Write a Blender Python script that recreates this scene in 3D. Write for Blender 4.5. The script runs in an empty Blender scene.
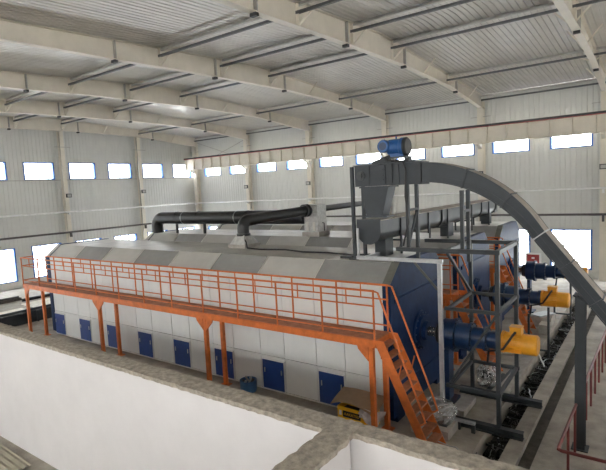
import bpy, bmesh, math, random
from mathutils import Vector, Matrix
random.seed(7)
S = bpy.context.scene
COL = S.collection

# ------------------------------------------------------------------ camera
F_PX = 485.7                                   # focal length in pixels of a 606 x 470 frame
def cdir(x, y): return Vector(((x - 303) / F_PX, -(y - 235) / F_PX, -1)).normalized()
AX = -cdir(-364, 221.4)                        # the machines' long axis (vanishing point left)
AY = cdir(658, 170.2); AY = (AY - AX * AX.dot(AY)).normalized()
AZ = AX.cross(AY)
cam = bpy.data.cameras.new('camera'); cam_o = bpy.data.objects.new('camera', cam); COL.objects.link(cam_o)
cam.sensor_fit = 'HORIZONTAL'; cam.sensor_width = 36; cam.lens = F_PX / 606 * 36
cam_o.matrix_world = Matrix.Translation((0, 0, 5.5)) @ Matrix((AX, AY, AZ)).to_4x4()
cam.clip_end = 300
S.camera = cam_o

# ------------------------------------------------------------------ light
W = bpy.data.worlds.new('overcast_sky'); S.world = W; W.use_nodes = True
bg = W.node_tree.nodes['Background']
bg.inputs[0].default_value = (1.0, 0.99, 0.968, 1); bg.inputs[1].default_value = 15.0
S.view_settings.view_transform = 'Standard'; S.view_settings.look = 'None'
S.view_settings.gamma = 1; S.view_settings.use_curve_mapping = False
S.view_settings.exposure = 0.12

# ------------------------------------------------------------------ materials
M = {}
def mat(name, col, rough=0.6, metal=0.0, var=0.12, scale=3.0, bump=0.0, bscale=40, col2=None, spec=0.5, coord='Object'):
    m = bpy.data.materials.new(name); m.use_nodes = True
    nt = m.node_tree; b = nt.nodes['Principled BSDF']
    b.inputs['Roughness'].default_value = rough; b.inputs['Metallic'].default_value = metal
    b.inputs['Specular IOR Level'].default_value = spec
    tc = nt.nodes.new('ShaderNodeTexCoord')
    n = nt.nodes.new('ShaderNodeTexNoise'); n.inputs['Scale'].default_value = scale
    n.inputs['Detail'].default_value = 6; n.inputs['Roughness'].default_value = 0.65
    nt.links.new(tc.outputs[coord], n.inputs['Vector'])
    r = nt.nodes.new('ShaderNodeValToRGB')
    c2 = col2 or tuple(c * (1 - var * 2) for c in col)
    hi = tuple(min(1, c * (1 + var * 0.6)) for c in col)
    r.color_ramp.elements[0].position = 0.3; r.color_ramp.elements[0].color = (*c2, 1)
    r.color_ramp.elements[1].position = 0.68; r.color_ramp.elements[1].color = (*hi, 1)
    nt.links.new(n.outputs['Fac'], r.inputs['Fac']); nt.links.new(r.outputs['Color'], b.inputs['Base Color'])
    if bump:
        n2 = nt.nodes.new('ShaderNodeTexNoise'); n2.inputs['Scale'].default_value = bscale; n2.inputs['Detail'].default_value = 5
        nt.links.new(tc.outputs[coord], n2.inputs['Vector'])
        bp = nt.nodes.new('ShaderNodeBump'); bp.inputs['Strength'].default_value = bump; bp.inputs['Distance'].default_value = 0.05
        nt.links.new(n2.outputs['Fac'], bp.inputs['Height']); nt.links.new(bp.outputs['Normal'], b.inputs['Normal'])
    M[name] = m; return m
mat('cream', (0.68, 0.63, 0.535), 0.5, var=0.05, scale=1.5)
mat('wall_sheet', (0.58, 0.58, 0.55), 0.45, var=0.04, scale=0.6)
mat('roof_sheet', (0.54, 0.515, 0.465), 0.28, 0.15, var=0.07, scale=0.8)
mat('purlin', (0.115, 0.12, 0.125), 0.5, 0.4, var=0.12)
mat('purlin_pale', (0.42, 0.41, 0.38), 0.45, 0.3, var=0.08)
mat('blackbits', (0.02, 0.02, 0.022), 0.5, var=0.1)
mat('blue_frame', (0.02, 0.13, 0.50), 0.4, var=0.05)
mat('floor', (0.42, 0.38, 0.32), 0.75, var=0.22, scale=1.3, bump=0.25, bscale=25)
mat('plinth', (0.62, 0.60, 0.56), 0.8, var=0.1, scale=2)
mat('plaster', (0.74, 0.72, 0.725), 0.7, var=0.03, scale=1.2, bump=0.05, bscale=15)
mat('rubble', (0.50, 0.44, 0.36), 0.95, col2=(0.24, 0.22, 0.19), scale=11, bump=0.5, bscale=55)
mat('panel', (0.68, 0.69, 0.68), 0.45, var=0.04, scale=0.8)
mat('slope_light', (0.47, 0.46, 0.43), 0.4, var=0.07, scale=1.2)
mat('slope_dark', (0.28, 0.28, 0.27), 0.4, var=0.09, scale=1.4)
mat('top_panel', (0.50, 0.48, 0.44), 0.35, var=0.14, scale=1.6)
mat('seam', (0.70, 0.68, 0.62), 0.5, var=0.1)
mat('body_dark', (0.09, 0.09, 0.09), 0.7)
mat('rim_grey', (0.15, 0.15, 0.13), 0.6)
mat('blue', (0.010, 0.030, 0.090), 0.5, var=0.15, scale=4, spec=0.10)
mat('door_blue', (0.010, 0.050, 0.23), 0.4, var=0.1, scale=4)
mat('gear_blue', (0.007, 0.032, 0.095), 0.38, var=0.15, scale=5)
mat('motor_blue', (0.014, 0.09, 0.28), 0.4, var=0.12, scale=5)
mat('yellow', (0.80, 0.36, 0.025), 0.42, var=0.1, scale=4)
mat('orange', (0.63, 0.155, 0.03), 0.5, var=0.15, scale=5)
mat('deck', (0.42, 0.17, 0.09), 0.7, var=0.2, scale=5)
mat('steel_dark', (0.036, 0.043, 0.048), 0.5, 0.0, var=0.12, scale=4, spec=0.4)
mat('steel_mid', (0.065, 0.073, 0.075), 0.5, 0.15, var=0.1, scale=4)
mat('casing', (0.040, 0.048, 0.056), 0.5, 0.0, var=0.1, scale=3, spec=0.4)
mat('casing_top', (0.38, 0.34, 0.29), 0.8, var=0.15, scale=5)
mat('galv', (0.50, 0.52, 0.53), 0.38, 0.6, var=0.1, scale=6)
mat('black_pipe', (0.013, 0.014, 0.015), 0.35, var=0.15, scale=3)
mat('foil', (0.60, 0.60, 0.58), 0.45, 0.3, var=0.15, scale=9, bump=0.8, bscale=14)
mat('chrome', (0.55, 0.50, 0.42), 0.25, 0.9, var=0.1)
mat('pipe_pale', (0.80, 0.80, 0.78), 0.4, 0.2, var=0.08)
mat('pipe_dark', (0.10, 0.09, 0.085), 0.5, 0.2, var=0.12)
mat('red_paint', (0.19, 0.035, 0.03), 0.45, var=0.15, scale=6)
mat('red_line', (0.45, 0.03, 0.03), 0.5)
mat('red_panel', (0.30, 0.02, 0.02), 0.4)
mat('white_paint', (0.75, 0.75, 0.73), 0.5, var=0.04)
mat('chain', (0.035, 0.033, 0.031), 0.3, 0.6, var=0.2, scale=9)
mat('trench_dark', (0.035, 0.032, 0.028), 0.9, var=0.25, scale=5, bump=0.5)  # near-black mottled colour for the trench bed
mat('gutter', (0.10, 0.09, 0.075), 0.85, var=0.25, scale=4, bump=0.3)
mat('cardboard', (0.36, 0.25, 0.16), 0.85, var=0.1, scale=4)
mat('paper', (0.62, 0.57, 0.55), 0.8, var=0.15, scale=7)
mat('carton_yellow', (0.90, 0.50, 0.02), 0.6, var=0.06)
mat('bucket_blue', (0.05, 0.13, 0.27), 0.45, var=0.15, scale=6)
mat('soil', (0.10, 0.09, 0.08), 0.95, var=0.3, scale=12, bump=0.8)
mat('olive_sheet', (0.35, 0.32, 0.24), 0.7, var=0.1, scale=3)
mat('concrete', (0.42, 0.39, 0.35), 0.85, var=0.16, scale=3, bump=0.3)
mat('board', (0.85, 0.80, 0.70), 0.8, var=0.15, scale=4)  # brightened so the colour stands in for sunlight on the boards
def glass(name):
    m = bpy.data.materials.new(name); m.use_nodes = True; nt = m.node_tree
    nt.nodes.remove(nt.nodes['Principled BSDF'])
    t = nt.nodes.new('ShaderNodeBsdfTransparent'); t.inputs[0].default_value = (0.93, 0.95, 0.96, 1)
    g = nt.nodes.new('ShaderNodeBsdfGlossy'); g.inputs['Roughness'].default_value = 0.05
    n = nt.nodes.new('ShaderNodeTexNoise'); n.inputs['Scale'].default_value = 2
    mr = nt.nodes.new('ShaderNodeMapRange'); mr.inputs[3].default_value = 0.04; mr.inputs[4].default_value = 0.08
    nt.links.new(n.outputs['Fac'], mr.inputs[0])
    mx = nt.nodes.new('ShaderNodeMixShader'); nt.links.new(mr.outputs[0], mx.inputs[0])
    nt.links.new(t.outputs[0], mx.inputs[1]); nt.links.new(g.outputs[0], mx.inputs[2])
    nt.links.new(mx.outputs[0], nt.nodes['Material Output'].inputs[0]); M[name] = m
glass('glass')
def film(name):
    m = bpy.data.materials.new(name); m.use_nodes = True; nt = m.node_tree; b = nt.nodes['Principled BSDF']
    b.inputs['Base Color'].default_value = (0.66, 0.67, 0.67, 1); b.inputs['Roughness'].default_value = 0.25
    n = nt.nodes.new('ShaderNodeTexNoise'); n.inputs['Scale'].default_value = 4.0; n.inputs['Detail'].default_value = 5; n.inputs['Distortion'].default_value = 2.5
    mr = nt.nodes.new('ShaderNodeMapRange'); mr.inputs[1].default_value = 0.35; mr.inputs[2].default_value = 0.7; mr.inputs[3].default_value = 0.22; mr.inputs[4].default_value = 0.62
    nt.links.new(n.outputs['Fac'], mr.inputs[0]); nt.links.new(mr.outputs[0], b.inputs['Alpha'])
    bp = nt.nodes.new('ShaderNodeBump'); bp.inputs['Strength'].default_value = 0.6; bp.inputs['Distance'].default_value = 0.04
    nt.links.new(n.outputs['Fac'], bp.inputs['Height']); nt.links.new(bp.outputs['Normal'], b.inputs['Normal']); M[name] = m
film('film')

# ------------------------------------------------------------------ helpers
WL = {}                                                     # world location of every object's origin
def V(*a): return Vector(a)
class MB:
    """collects shapes in world coordinates; build() links them as ONE mesh object"""
    def __init__(s): s.v = []; s.f = []
    def add(s, v, f):
        n = len(s.v); s.v += [Vector(p) for p in v]; s.f += [tuple(i + n for i in q) for q in f]; return s
    def box(s, x0, x1, y0, y1, z0, z1):
        return s.add([(x, y, z) for z in (z0, z1) for y in (y0, y1) for x in (x0, x1)],
                     [(0, 2, 3, 1), (4, 5, 7, 6), (0, 1, 5, 4), (2, 6, 7, 3), (0, 4, 6, 2), (1, 3, 7, 5)])
    def beam(s, p, q, w, h, up=(0, 0, 1)):
        p, q, up = Vector(p), Vector(q), Vector(up); d = (q - p).normalized()
        if abs(d.dot(up)) > 0.98: up = Vector((0, 1, 0))
        a = d.cross(up).normalized() * w / 2; b = a.cross(d).normalized() * h / 2
        c = [p - a - b, p + a - b, p + a + b, p - a + b, q - a - b, q + a - b, q + a + b, q - a + b]
        return s.add(c, [(0, 1, 2, 3), (7, 6, 5, 4), (0, 4, 5, 1), (1, 5, 6, 2), (2, 6, 7, 3), (3, 7, 4, 0)])
    def hbeam(s, p, q, w, h, t=0.012, up=(0, 0, 1)):
        p, q, u = Vector(p), Vector(q), Vector(up); d = (q - p).normalized()
        if abs(d.dot(u)) > 0.98: u = Vector((0, 1, 0))
        a = d.cross(u).normalized(); b = a.cross(d).normalized()
        s.beam(p + b * (h / 2 - t / 2), q + b * (h / 2 - t / 2), w, t, up); s.beam(p - b * (h / 2 - t / 2), q - b * (h / 2 - t / 2), w, t, up)
        return s.beam(p, q, t, h, up)
    def tube(s, pts, r, n=10, caps=True):
        pts = [Vector(p) for p in pts]; rr = r if isinstance(r, (list, tuple)) else [r] * len(pts)
        base = len(s.v); prev = None
        for i, p in enumerate(pts):
            d = (pts[min(i + 1, len(pts) - 1)] - pts[max(i - 1, 0)]).normalized()
            if prev is None: prev = (Vector((0, 0, 1)) if abs(d.z) < 0.9 else Vector((1, 0, 0)))
            a = (prev - d * d.dot(prev)).normalized(); prev = a; b = d.cross(a)
            for k in range(n):
                t = 2 * math.pi * k / n; s.v.append(p + (a * math.cos(t) + b * math.sin(t)) * rr[i])
        for i in range(len(pts) - 1):
            for k in range(n):
                k2 = (k + 1) % n; s.f.append((base + i * n + k, base + i * n + k2, base + (i + 1) * n + k2, base + (i + 1) * n + k))
        if caps:
            s.f.append(tuple(base + k for k in reversed(range(n)))); e = base + (len(pts) - 1) * n; s.f.append(tuple(e + k for k in range(n)))
        return s
    def lathe(s, p, ax, prof, n=24):
        """prof: list of (distance along axis, radius)"""
        p, ax = Vector(p), Vector(ax).normalized(); a = ax.orthogonal().normalized(); b = ax.cross(a); base = len(s.v)
        for (t, r) in prof:
            for k in range(n):
                w = 2 * math.pi * k / n; s.v.append(p + ax * t + (a * math.cos(w) + b * math.sin(w)) * max(r, 1e-4))
        for i in range(len(prof) - 1):
            for k in range(n):
                k2 = (k + 1) % n; s.f.append((base + i * n + k, base + i * n + k2, base + (i + 1) * n + k2, base + (i + 1) * n + k))
        s.f.append(tuple(base + k for k in reversed(range(n)))); e = base + (len(prof) - 1) * n; s.f.append(tuple(e + k for k in range(n)))
        return s
    def prism(s, poly, axis, a, b):
        """poly: 2-D outline; axis 'x': (y,z), 'y': (x,z), 'z': (x,y)"""
        def P(u, v, w): return {'x': (w, u, v), 'y': (u, w, v), 'z': (u, v, w)}[axis]
        n = len(poly); vs = [P(u, v, a) for u, v in poly] + [P(u, v, b) for u, v in poly]
        fs = [tuple(range(n)), tuple(reversed(range(n, 2 * n)))] + [(i, i + n, (i + 1) % n + n, (i + 1) % n) for i in range(n)]
        return s.add(vs, fs)
    def mesh(s, name, m, origin=(0, 0, 0), smooth=False):
        o = Vector(origin); me = bpy.data.meshes.new(name)
        me.from_pydata([tuple(v - o) for v in s.v], [], s.f)
        bm = bmesh.new(); bm.from_mesh(me); bmesh.ops.recalc_face_normals(bm, faces=bm.faces); bm.to_mesh(me); bm.free()
        if smooth:
            me.polygons.foreach_set('use_smooth', [True] * len(me.polygons))
            me.set_sharp_from_angle(angle=math.radians(35))
        me.materials.append(M[m]); return me
    def build(s, name, m, parent=None, smooth=False, origin=None):
        if origin is None: origin = WL[parent.name] if parent else (sum((v for v in s.v), Vector()) / len(s.v))
        return link(name, s.mesh(name, m, origin, smooth), parent, origin)
def link(name, me, parent, loc):
    o = bpy.data.objects.new(name, me); COL.objects.link(o); loc = Vector(loc); WL[o.name] = loc
    if parent: o.parent = parent; o.location = loc - WL[parent.name]
    else: o.location = loc
    return o
def tag(o, label=None, cat=None, group=None, kind=None):
    if label: o['label'] = label
    if cat: o['category'] = cat
    if group: o['group'] = group
    if kind: o['kind'] = kind
    return o
def thing(name, loc, label, cat, group=None): return tag(link(name, None, None, loc), label, cat, group)
def copy_tree(o, offset, parent=None):
    c = o.copy(); COL.objects.link(c)
    if parent: c.parent = parent
    WL[c.name] = WL[o.name] + Vector(offset)
    if not parent: c.location = WL[c.name]
    for ch in list(o.children): copy_tree(ch, offset, c)
    return c
ORD = ['first', 'second', 'third', 'fourth', 'fifth', 'sixth', 'seventh', 'eighth', 'ninth', 'tenth']

# ------------------------------------------------------------------ floor
YB = 29.25          # inner face of the far wall
XG = -33.05         # inner face of the gable wall
X1, Y1 = 40, -30
fl = MB()
TX = [(-2.95, -2.44, 0.40), (-2.13, -1.87, 0.12)]            # chain trench, shallow gutter
TY0, TY1 = 6.0, 26.5
fl.box(XG - .3, TX[0][0], Y1, YB + .3, -0.6, 0); fl.box(TX[0][1], TX[1][0], TY0, TY1, -0.6, 0); fl.box(TX[1][1], X1, Y1, YB + .3, -0.6, 0)
fl.box(TX[0][0], TX[1][1], Y1, TY0, -0.6, 0); fl.box(TX[0][0], TX[1][1], TY1, YB + .3, -0.6, 0)
floor = tag(fl.build('floor', 'floor', origin=(0, 0, 0)), kind='structure')
MB().box(TX[0][0], TX[0][1], TY0, TY1, -0.58, -0.40).build('trench_bed', 'trench_dark', floor)
MB().box(TX[1][0], TX[1][1], TY0, TY1, -0.58, -0.12).build('gutter_bed', 'gutter', floor)

# ------------------------------------------------------------------ walls of ribbed panels, windows
ZS0, ZS1, ZU0, ZU1, ZT = 0.45, 2.6, 6.9, 8.05, 10.25
def panel_mesh(name, axis, w, spans):
    """vertical ribbed sheet; local u along the wall, d into the room"""
    mb = MB(); prof = []
    k = 4
    for i in range(k):
        a = w * i / k; s = w / k
        prof += [(a + 0.004, 0), (a + s * 0.80, 0), (a + s * 0.86, 0.018), (a + s * 0.96, 0.018), (a + s, 0)]
    prof = [(0, -.006), (.012, -.006)] + [(.016, 0)] + prof[1:-1] + [(w - .004, 0), (w + .006, -.007)]
    for (z0, z1) in spans:
        vs, fs = [], []
        for (u, d) in prof:
            for z in (z0, z1): vs.append((u, -d, z) if axis == 'x' else (d, u, z))
        for i in range(len(prof) - 1): fs.append((2 * i, 2 * i + 2, 2 * i + 3, 2 * i + 1))
        mb.add(vs, fs)
    return mb.mesh(name, 'wall_sheet')
wall_back = MB().box(XG, 16, YB - .03, YB + .25, 0, ZS0)
wall_back = tag(wall_back.build('wall_back', 'plinth', origin=(0, YB, 0)), kind='structure')
wall_left = MB().box(XG - .25, XG + .03, -9, YB, 0, ZS0)
wall_left = tag(wall_left.build('wall_left', 'plinth', origin=(XG, 0, 0)), kind='structure')
PB = 2.99 / 3; PG = 1.0
mb_full = panel_mesh('wall_panel', 'x', PB, [(ZS0, ZT)]); mb_win = panel_mesh('wall_panel', 'x', PB, [(ZS1, ZU0), (ZU1, ZT)])
WX0, WY0 = -31.62, 14.98
for j in range(-2, 48): link('wall_panel', mb_full if j % 3 == 2 else mb_win, wall_back, (WX0 + j * PB, YB, 0))
RY, RZ = 16.5, 10.92; RS = 0.052                             # ridge line, roof slope
def roof_z(y): return RZ - abs(y - RY) * RS
for j in range(-24, 15):
    top = roof_z(WY0 + (j + .5) * PG) - .01
    link('wall_panel', panel_mesh('wall_panel', 'y', PG, [(ZS0, top)] if j % 3 == 2 else [(ZS1, ZU0), (ZU1, top)]), wall_left, (XG, WY0 + j * PG, 0))
wn = 0
def window(axis, u0, w, z0, z1, lower):
    """blue framed window set in the panel opening"""
    global wn; wn += 1
    def B(mb, a, b, d0, d1, c, d):
        return mb.box(u0 + a, u0 + b, YB + d0, YB + d1, c, d) if axis == 'x' else mb.box(XG - d1, XG - d0, u0 + a, u0 + b, c, d)
    f = MB(); t = 0.06; ts = 0.09
    for (a, b, c, d) in ((0, w, z0, z0 + t), (0, w, z1 - t, z1), (0, ts, z0 + t, z1 - t), (w - ts, w, z0 + t, z1 - t)): B(f, a, b, -.03, .20, c, d)
    o = (u0 + w / 2, YB, z0) if axis == 'x' else (XG, u0 + w / 2, z0)
    win = tag(f.build('window_%d' % wn, 'blue_frame', origin=o), kind='structure')
    n = 3 if lower else 2
    for i in range(n): B(MB(), t + (w - 2 * t) * i / n + .01, t + (w - 2 * t) * (i + 1) / n - .01, .07, .08, z0 + t, z1 - t).build('pane', 'glass', win)
    if lower:
        for i in (1, 2): B(MB(), w * i / n - .035, w * i / n + .035, .05, .12, z0 + t, z1 - t).build('mullion', 'white_paint', win)
        B(MB(), t, w - t, .05, .10, z0 + 1.3, z0 + 1.34).build('transom', 'white_paint', win)
    else: B(MB(), w / 2 - .015, w / 2 + .015, .06, .10, z0 + t, z1 - t).build('mullion', 'white_paint', win)
for k in range(16):
    window('x', WX0 + 2.99 * k, 2 * PB, ZU0, ZU1, False); window('x', WX0 + 2.99 * k, 2 * PB, ZS0, ZS1, True)
for k in range(-8, 5):
    window('y', WY0 + 3 * k, 2 * PG, ZU0, ZU1, False); window('y', WY0 + 3 * k, 2 * PG, ZS0, ZS1, True)
# the walls behind the photographer, unseen, with high window openings set to light the hall
for nm, p0, du, n in (('wall_rear', Vector((XG, -9.2, 0)), Vector((1, 0, 0)), 16), ('wall_right', Vector((16, -9.2, 0)), Vector((0, 1, 0)), 12)):
    L = 49.05 if nm == 'wall_rear' else YB + 9.2; dn = Vector((-du.y, du.x, 0)); t = .1
    mb = MB()
    def band(a, b, z0, z1): mb.beam(p0 + du * a + Vector((0, 0, (z0 + z1) / 2)), p0 + du * b + Vector((0, 0, (z0 + z1) / 2)), t, z1 - z0)
    rows = ((6.4, 8.3),) if nm == 'wall_rear' else ((6.9, 8.05),)
    zz = 0
    for (a, b) in rows:
        band(0, L, zz, a); zz = b
        for k in range(n + 1):
            u = L * k / n; band(max(0, u - .45), min(L, u + .45), a, b)
    band(0, L, zz, 10.9 if nm == 'wall_right' else 9.7)
    tag(mb.build(nm, 'wall_sheet'), kind='structure')
t1 = tag(MB().box(XG + .03, XG + .08, -6, YB - .05, ZU0 - .07, ZU0 - .01).build('trim_1', 'purlin_pale'), kind='structure')

# ------------------------------------------------------------------ roof
YR0, YR1 = -9.2, YB + .3
ceiling = tag(MB().box(XG - .2, 10, RY - .25, RY + .25, RZ + .04, RZ + .06).build('ceiling', 'roof_sheet', origin=(0, RY, RZ)), kind='structure')
prof = []
for i in range(5):
    a = i * 0.2; prof += [(a, 0), (a + .135, 0), (a + .15, .024), (a + .185, .024), (a + .2, 0)]
prof[0] = (-.004, .004)
vs, fs = [], []
ys = [YR0, RY, YR1]
for (u, d) in prof:
    for y in ys: vs.append((u, y, roof_z(y) + d))
for i in range(len(prof) - 1):
    for j in range(2): fs.append((3 * i + j, 3 * i + 3 + j, 3 * i + 4 + j, 3 * i + 1 + j))
sheet = MB().add(vs, fs).mesh('roof_sheet', 'roof_sheet')
for i in range(50): link('roof_sheet', sheet, ceiling, (XG - .15 + i, 0, 0))
FX = [-2.2 - 6.03 * k for k in range(6)]                      # frame positions
FXX = [9.86, 3.83] + FX
PY = [11.4, 14.4, 17.4, 23.4, 29.0]
for i in range(len(FXX) - 1):
    xa, xb = FXX[i + 1] + .02, FXX[i] - .02
    for y in PY:
        z = roof_z(y)
        p = MB().box(xa, xb, y - .04, y + .04, z - .34, z - .26)
        po = p.build('purlin', 'purlin', ceiling)
        MB().box(xa, xb, y + .04, y + .14, z - .10, z - .02).build('purlin_flange', 'purlin_pale', po)
BOT = [(29.0, 9.52), (23.5, 10.04), (18.5, 10.13), (13.0, 10.04), (9.5, 9.92), (6.3, 9.86), (0, 9.55), (-8, 9.15)]
def bot_z(y):
    for (a, za), (b, zb) in zip(BOT, BOT[1:]):
        if b <= y <= a: return zb + (za - zb) * (y - b) / (a - b)
    return BOT[0][1]
RLAB = ['at the right edge of the picture', 'reaching the column right of the blue motor', 'reaching the column just behind the blue motor',
        'third from the gable wall', 'second from the gable wall', 'lying flat against the gable wall']
for k, x in enumerate(FX):
    r = thing('roof_rafter', (x, 29.0, 9.5), 'cream tapered steel roof rafter ' + RLAB[k], 'rafter', 'cream roof rafters')
    poly = [(y, z) for y, z in BOT] + [(-8, roof_z(-8) - .02), (RY, RZ - .02), (29.0, roof_z(29) - .02)]
    MB().prism(poly, 'x', x - .006, x + .006).build('web', 'cream', r)
    f = MB()
    for (a, za), (b, zb) in zip(BOT, BOT[1:]): f.beam((x, a, za), (x, b, zb), .24, .025)
    f.build('bottom_flange', 'cream', r)
    f = MB().beam((x, 29, roof_z(29) - .03), (x, RY, RZ - .03), .24, .02).beam((x, RY, RZ - .03), (x, -8, roof_z(-8) - .03), .24, .02)
    f.build('top_flange', 'cream', r)
    for y in PY + [20.4, 26.4]:
        if y > 28.5: continue
        for s in (-1, 1):
            MB().beam((x + s * .11, y, bot_z(y) + .02), (x + s * .55, y + .1, roof_z(y) - .28 if y in PY else roof_z(y) - .05), .05, .05).build('fly_brace', 'cream', r)
        if y in PY: MB().box(x - .11, x + .11, y - .008, y + .008, bot_z(y) + .01, roof_z(y) - .05).build('stiffener', 'cream', r)
    for y in (5.2, 9.63, 14.08, 18.53, 24.66):
        c = MB().box(x - .115, x + .115, y - .02, y + .02, bot_z(y) + .012, roof_z(y) - .05); c.build('splice_plate', 'purlin_pale', r)
        MB().box(x - .10, x + .10, y - .06, y + .06, bot_z(y) - .10, bot_z(y) - .012).build('clamp', 'blackbits', r)

# ------------------------------------------------------------------ columns
CLAB = ['cream steel column at the right edge of the picture', 'cream steel wall column right of the arched conveyor head', 'cream steel wall column rising behind the blue motor',
        'cream steel wall column just left of the dark chute tower', 'cream steel wall column left of the tall pipe valve box', 'cream steel corner column between gable wall and far wall']
for k, x in enumerate(FX):
    c = thing('steel_column', (x, 28.97, 0), CLAB[k], 'column', 'cream columns along the far wall')
    MB().box(x - .16, x + .16, 28.76, 28.785, 0.02, 9.55).build('inner_flange', 'cream', c)
    MB().box(x - .16, x + .16, 29.165, 29.19, 0.02, 9.9).build('outer_flange', 'cream', c)
    MB().box(x - .008, x + .008, 28.785, 29.165, 0.02, 9.9).build('web', 'cream', c)
    MB().box(x - .22, x + .22, 28.72, 29.22, 0, .02).build('base_plate', 'cream', c)
    MB().box(x - .16, x + .16, 28.785, 29.165, 9.5, 9.54).build('cap_plate', 'cream', c)
    MB().beam((x - .55, 28.9, 9.02), (x + .55, 28.9, 9.02), .03, .04).build('cross_arm', 'purlin_pale', c)
    MB().prism([(28.76, 7.49), (28.28, 7.49), (28.28, 7.42), (28.76, 7.2)], 'x', x - .1, x + .1).build('crane_bracket', 'cream', c)
for k, (y, lab) in enumerate([(17.42, 'cream gable wall column left of the black duct elbow'), (23.46, 'cream gable wall column directly behind the black duct elbow')]):
    x = -32.72
    c = thing('steel_column', (x, y, 0), lab, 'column', 'cream columns along the gable wall')
    MB().box(x + .14, x + .165, y - .14, y + .14, 0.02, bot_z(y)).build('inner_flange', 'cream', c)
    MB().box(x - .165, x - .14, y - .14, y + .14, 0.02, bot_z(y)).build('outer_flange', 'cream', c)
    MB().box(x - .14, x + .14, y - .008, y + .008, 0.02, bot_z(y)).build('web', 'purlin_pale', c)
    MB().box(x - .2, x + .2, y - .2, y + .2, 0, .02).build('base_plate', 'cream', c)
    MB().beam((x + .2, y - .55, 9.05), (x + .2, y + .55, 9.05), .03, .04).build('cross_arm', 'purlin_pale', c)

# crane runway beam on the far columns
cb = thing('crane_beam', (-15, 28.45, 7.5), 'long cream crane runway beam with dark rail along the far wall', 'crane beam')
XA, XB = -33.0, 9
MB().box(XA, XB, 28.442, 28.458, 7.53, 8.38).build('web', 'cream', cb)
MB().box(XA, XB, 28.28, 28.62, 7.50, 7.53).build('bottom_flange', 'cream', cb)
MB().box(XA, XB, 28.24, 28.66, 8.38, 8.41).build('top_flange', 'cream', cb)
st = MB().box(-.006, .006, -.15, .15, 7.53, 8.38).mesh('stiffener', 'cream')
for i in range(40): link('stiffener', st, cb, (XA + .05 + i * 1.05, 28.45, 0))
MB().box(XA, XB, 28.22, 28.50, 8.41, 8.52).build('crane_rail', 'blackbits', cb)
MB().box(XA, XB, 28.215, 28.24, 8.375, 8.405).build('conductor_bar', 'red_line', cb)

# cross bracing in the corner bay
xb = thing('cross_brace', (-29.3, 29.05, 7.9), 'thin crossed steel brace rods high in the far corner bay', 'brace')
MB().tube([(-32.1, 29.05, 9.8), (-26.5, 29.05, 7.95)], .03, 6).build('rod', 'purlin_pale', xb)
MB().tube([(-26.5, 29.08, 9.6), (-31.9, 29.08, 7.95)], .03, 6).build('rod', 'purlin_pale', xb)

# wall pipes
def wall_pipe(label, p, q, r, m, posts):
    t = thing('wall_pipe', p, label, 'pipe'); n = 14
    a, b = Vector(p), Vector(q)
    MB().tube([a.lerp(b, i / n) for i in range(n + 1)], r, 8).build('pipe', m, t, True)
    for c in posts: MB().box(*c).build('bracket', m, t)
    return t
gp = lambda z, h: [(-32.55, -32.38, y - .05, y + .05, z - h, z) for y in (17.42, 23.46)]
fp = lambda z, h: [(x - .05, x + .05, 28.58, 28.76, z - h, z) for x in FX]
wall_pipe('thin pale upper pipe running along the gable wall', (-32.42, -2, 4.68), (-32.42, 28.5, 4.66), .06, 'pipe_pale', gp(4.66, .16))
wall_pipe('dark lower pipe running along the gable wall', (-32.42, -2, 3.29), (-32.42, 24.6, 3.29), .065, 'pipe_dark', gp(3.28, .32))
wall_pipe('thin shiny upper pipe running along the far wall', (-32.2, 28.66, 4.66), (9, 28.66, 4.80), .05, 'pipe_pale', fp(4.7, .2))
wall_pipe('dark lower pipe running along the far wall', (-32.2, 28.66, 3.42), (9, 28.66, 3.42), .06, 'pipe_dark', fp(3.4, .34))

# flood lights on the columns
def flood(x, y, z, axis, lab):
    t = thing('flood_light', (x, y, z), lab, 'lamp', 'small flood lights on the columns')
    if axis == 'y':
        MB().box(x - .17, x + .17, y - .06, y + .04, z - .13, z + .13).build('housing', 'blackbits', t)
        MB().box(x - .13, x + .13, y - .066, y - .06, z - .09, z + .09).build('lens', 'purlin_pale', t); MB().box(x - .03, x + .03, y + .04, y + .12, z - .03, z + .03).build('bracket', 'blackbits', t)
    else:
        MB().box(x - .04, x + .06, y - .17, y + .17, z - .13, z + .13).build('housing', 'blackbits', t)
        MB().box(x + .06, x + .066, y - .13, y + .13, z - .09, z + .09).build('lens', 'purlin_pale', t); MB().box(x - .12, x - .04, y - .03, y + .03, z - .03, z + .03).build('bracket', 'blackbits', t)
for i, lab in ((0, 'small black flood light on the rightmost column'), (1, 'small black flood light on the column right of the conveyor arch'), (3, 'small black flood light on the column left of the chute tower'), (4, 'small black flood light on the column above the branch duct elbow')):
    flood(FX[i], 28.62, 5.82, 'y', lab)
flood(-32.43, 17.5, 5.78, 'x', 'small black flood light on the leftmost gable column in view')
flood(-32.43, 23.5, 5.85, 'x', 'small black flood light on the gable column above the duct elbow')

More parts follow.
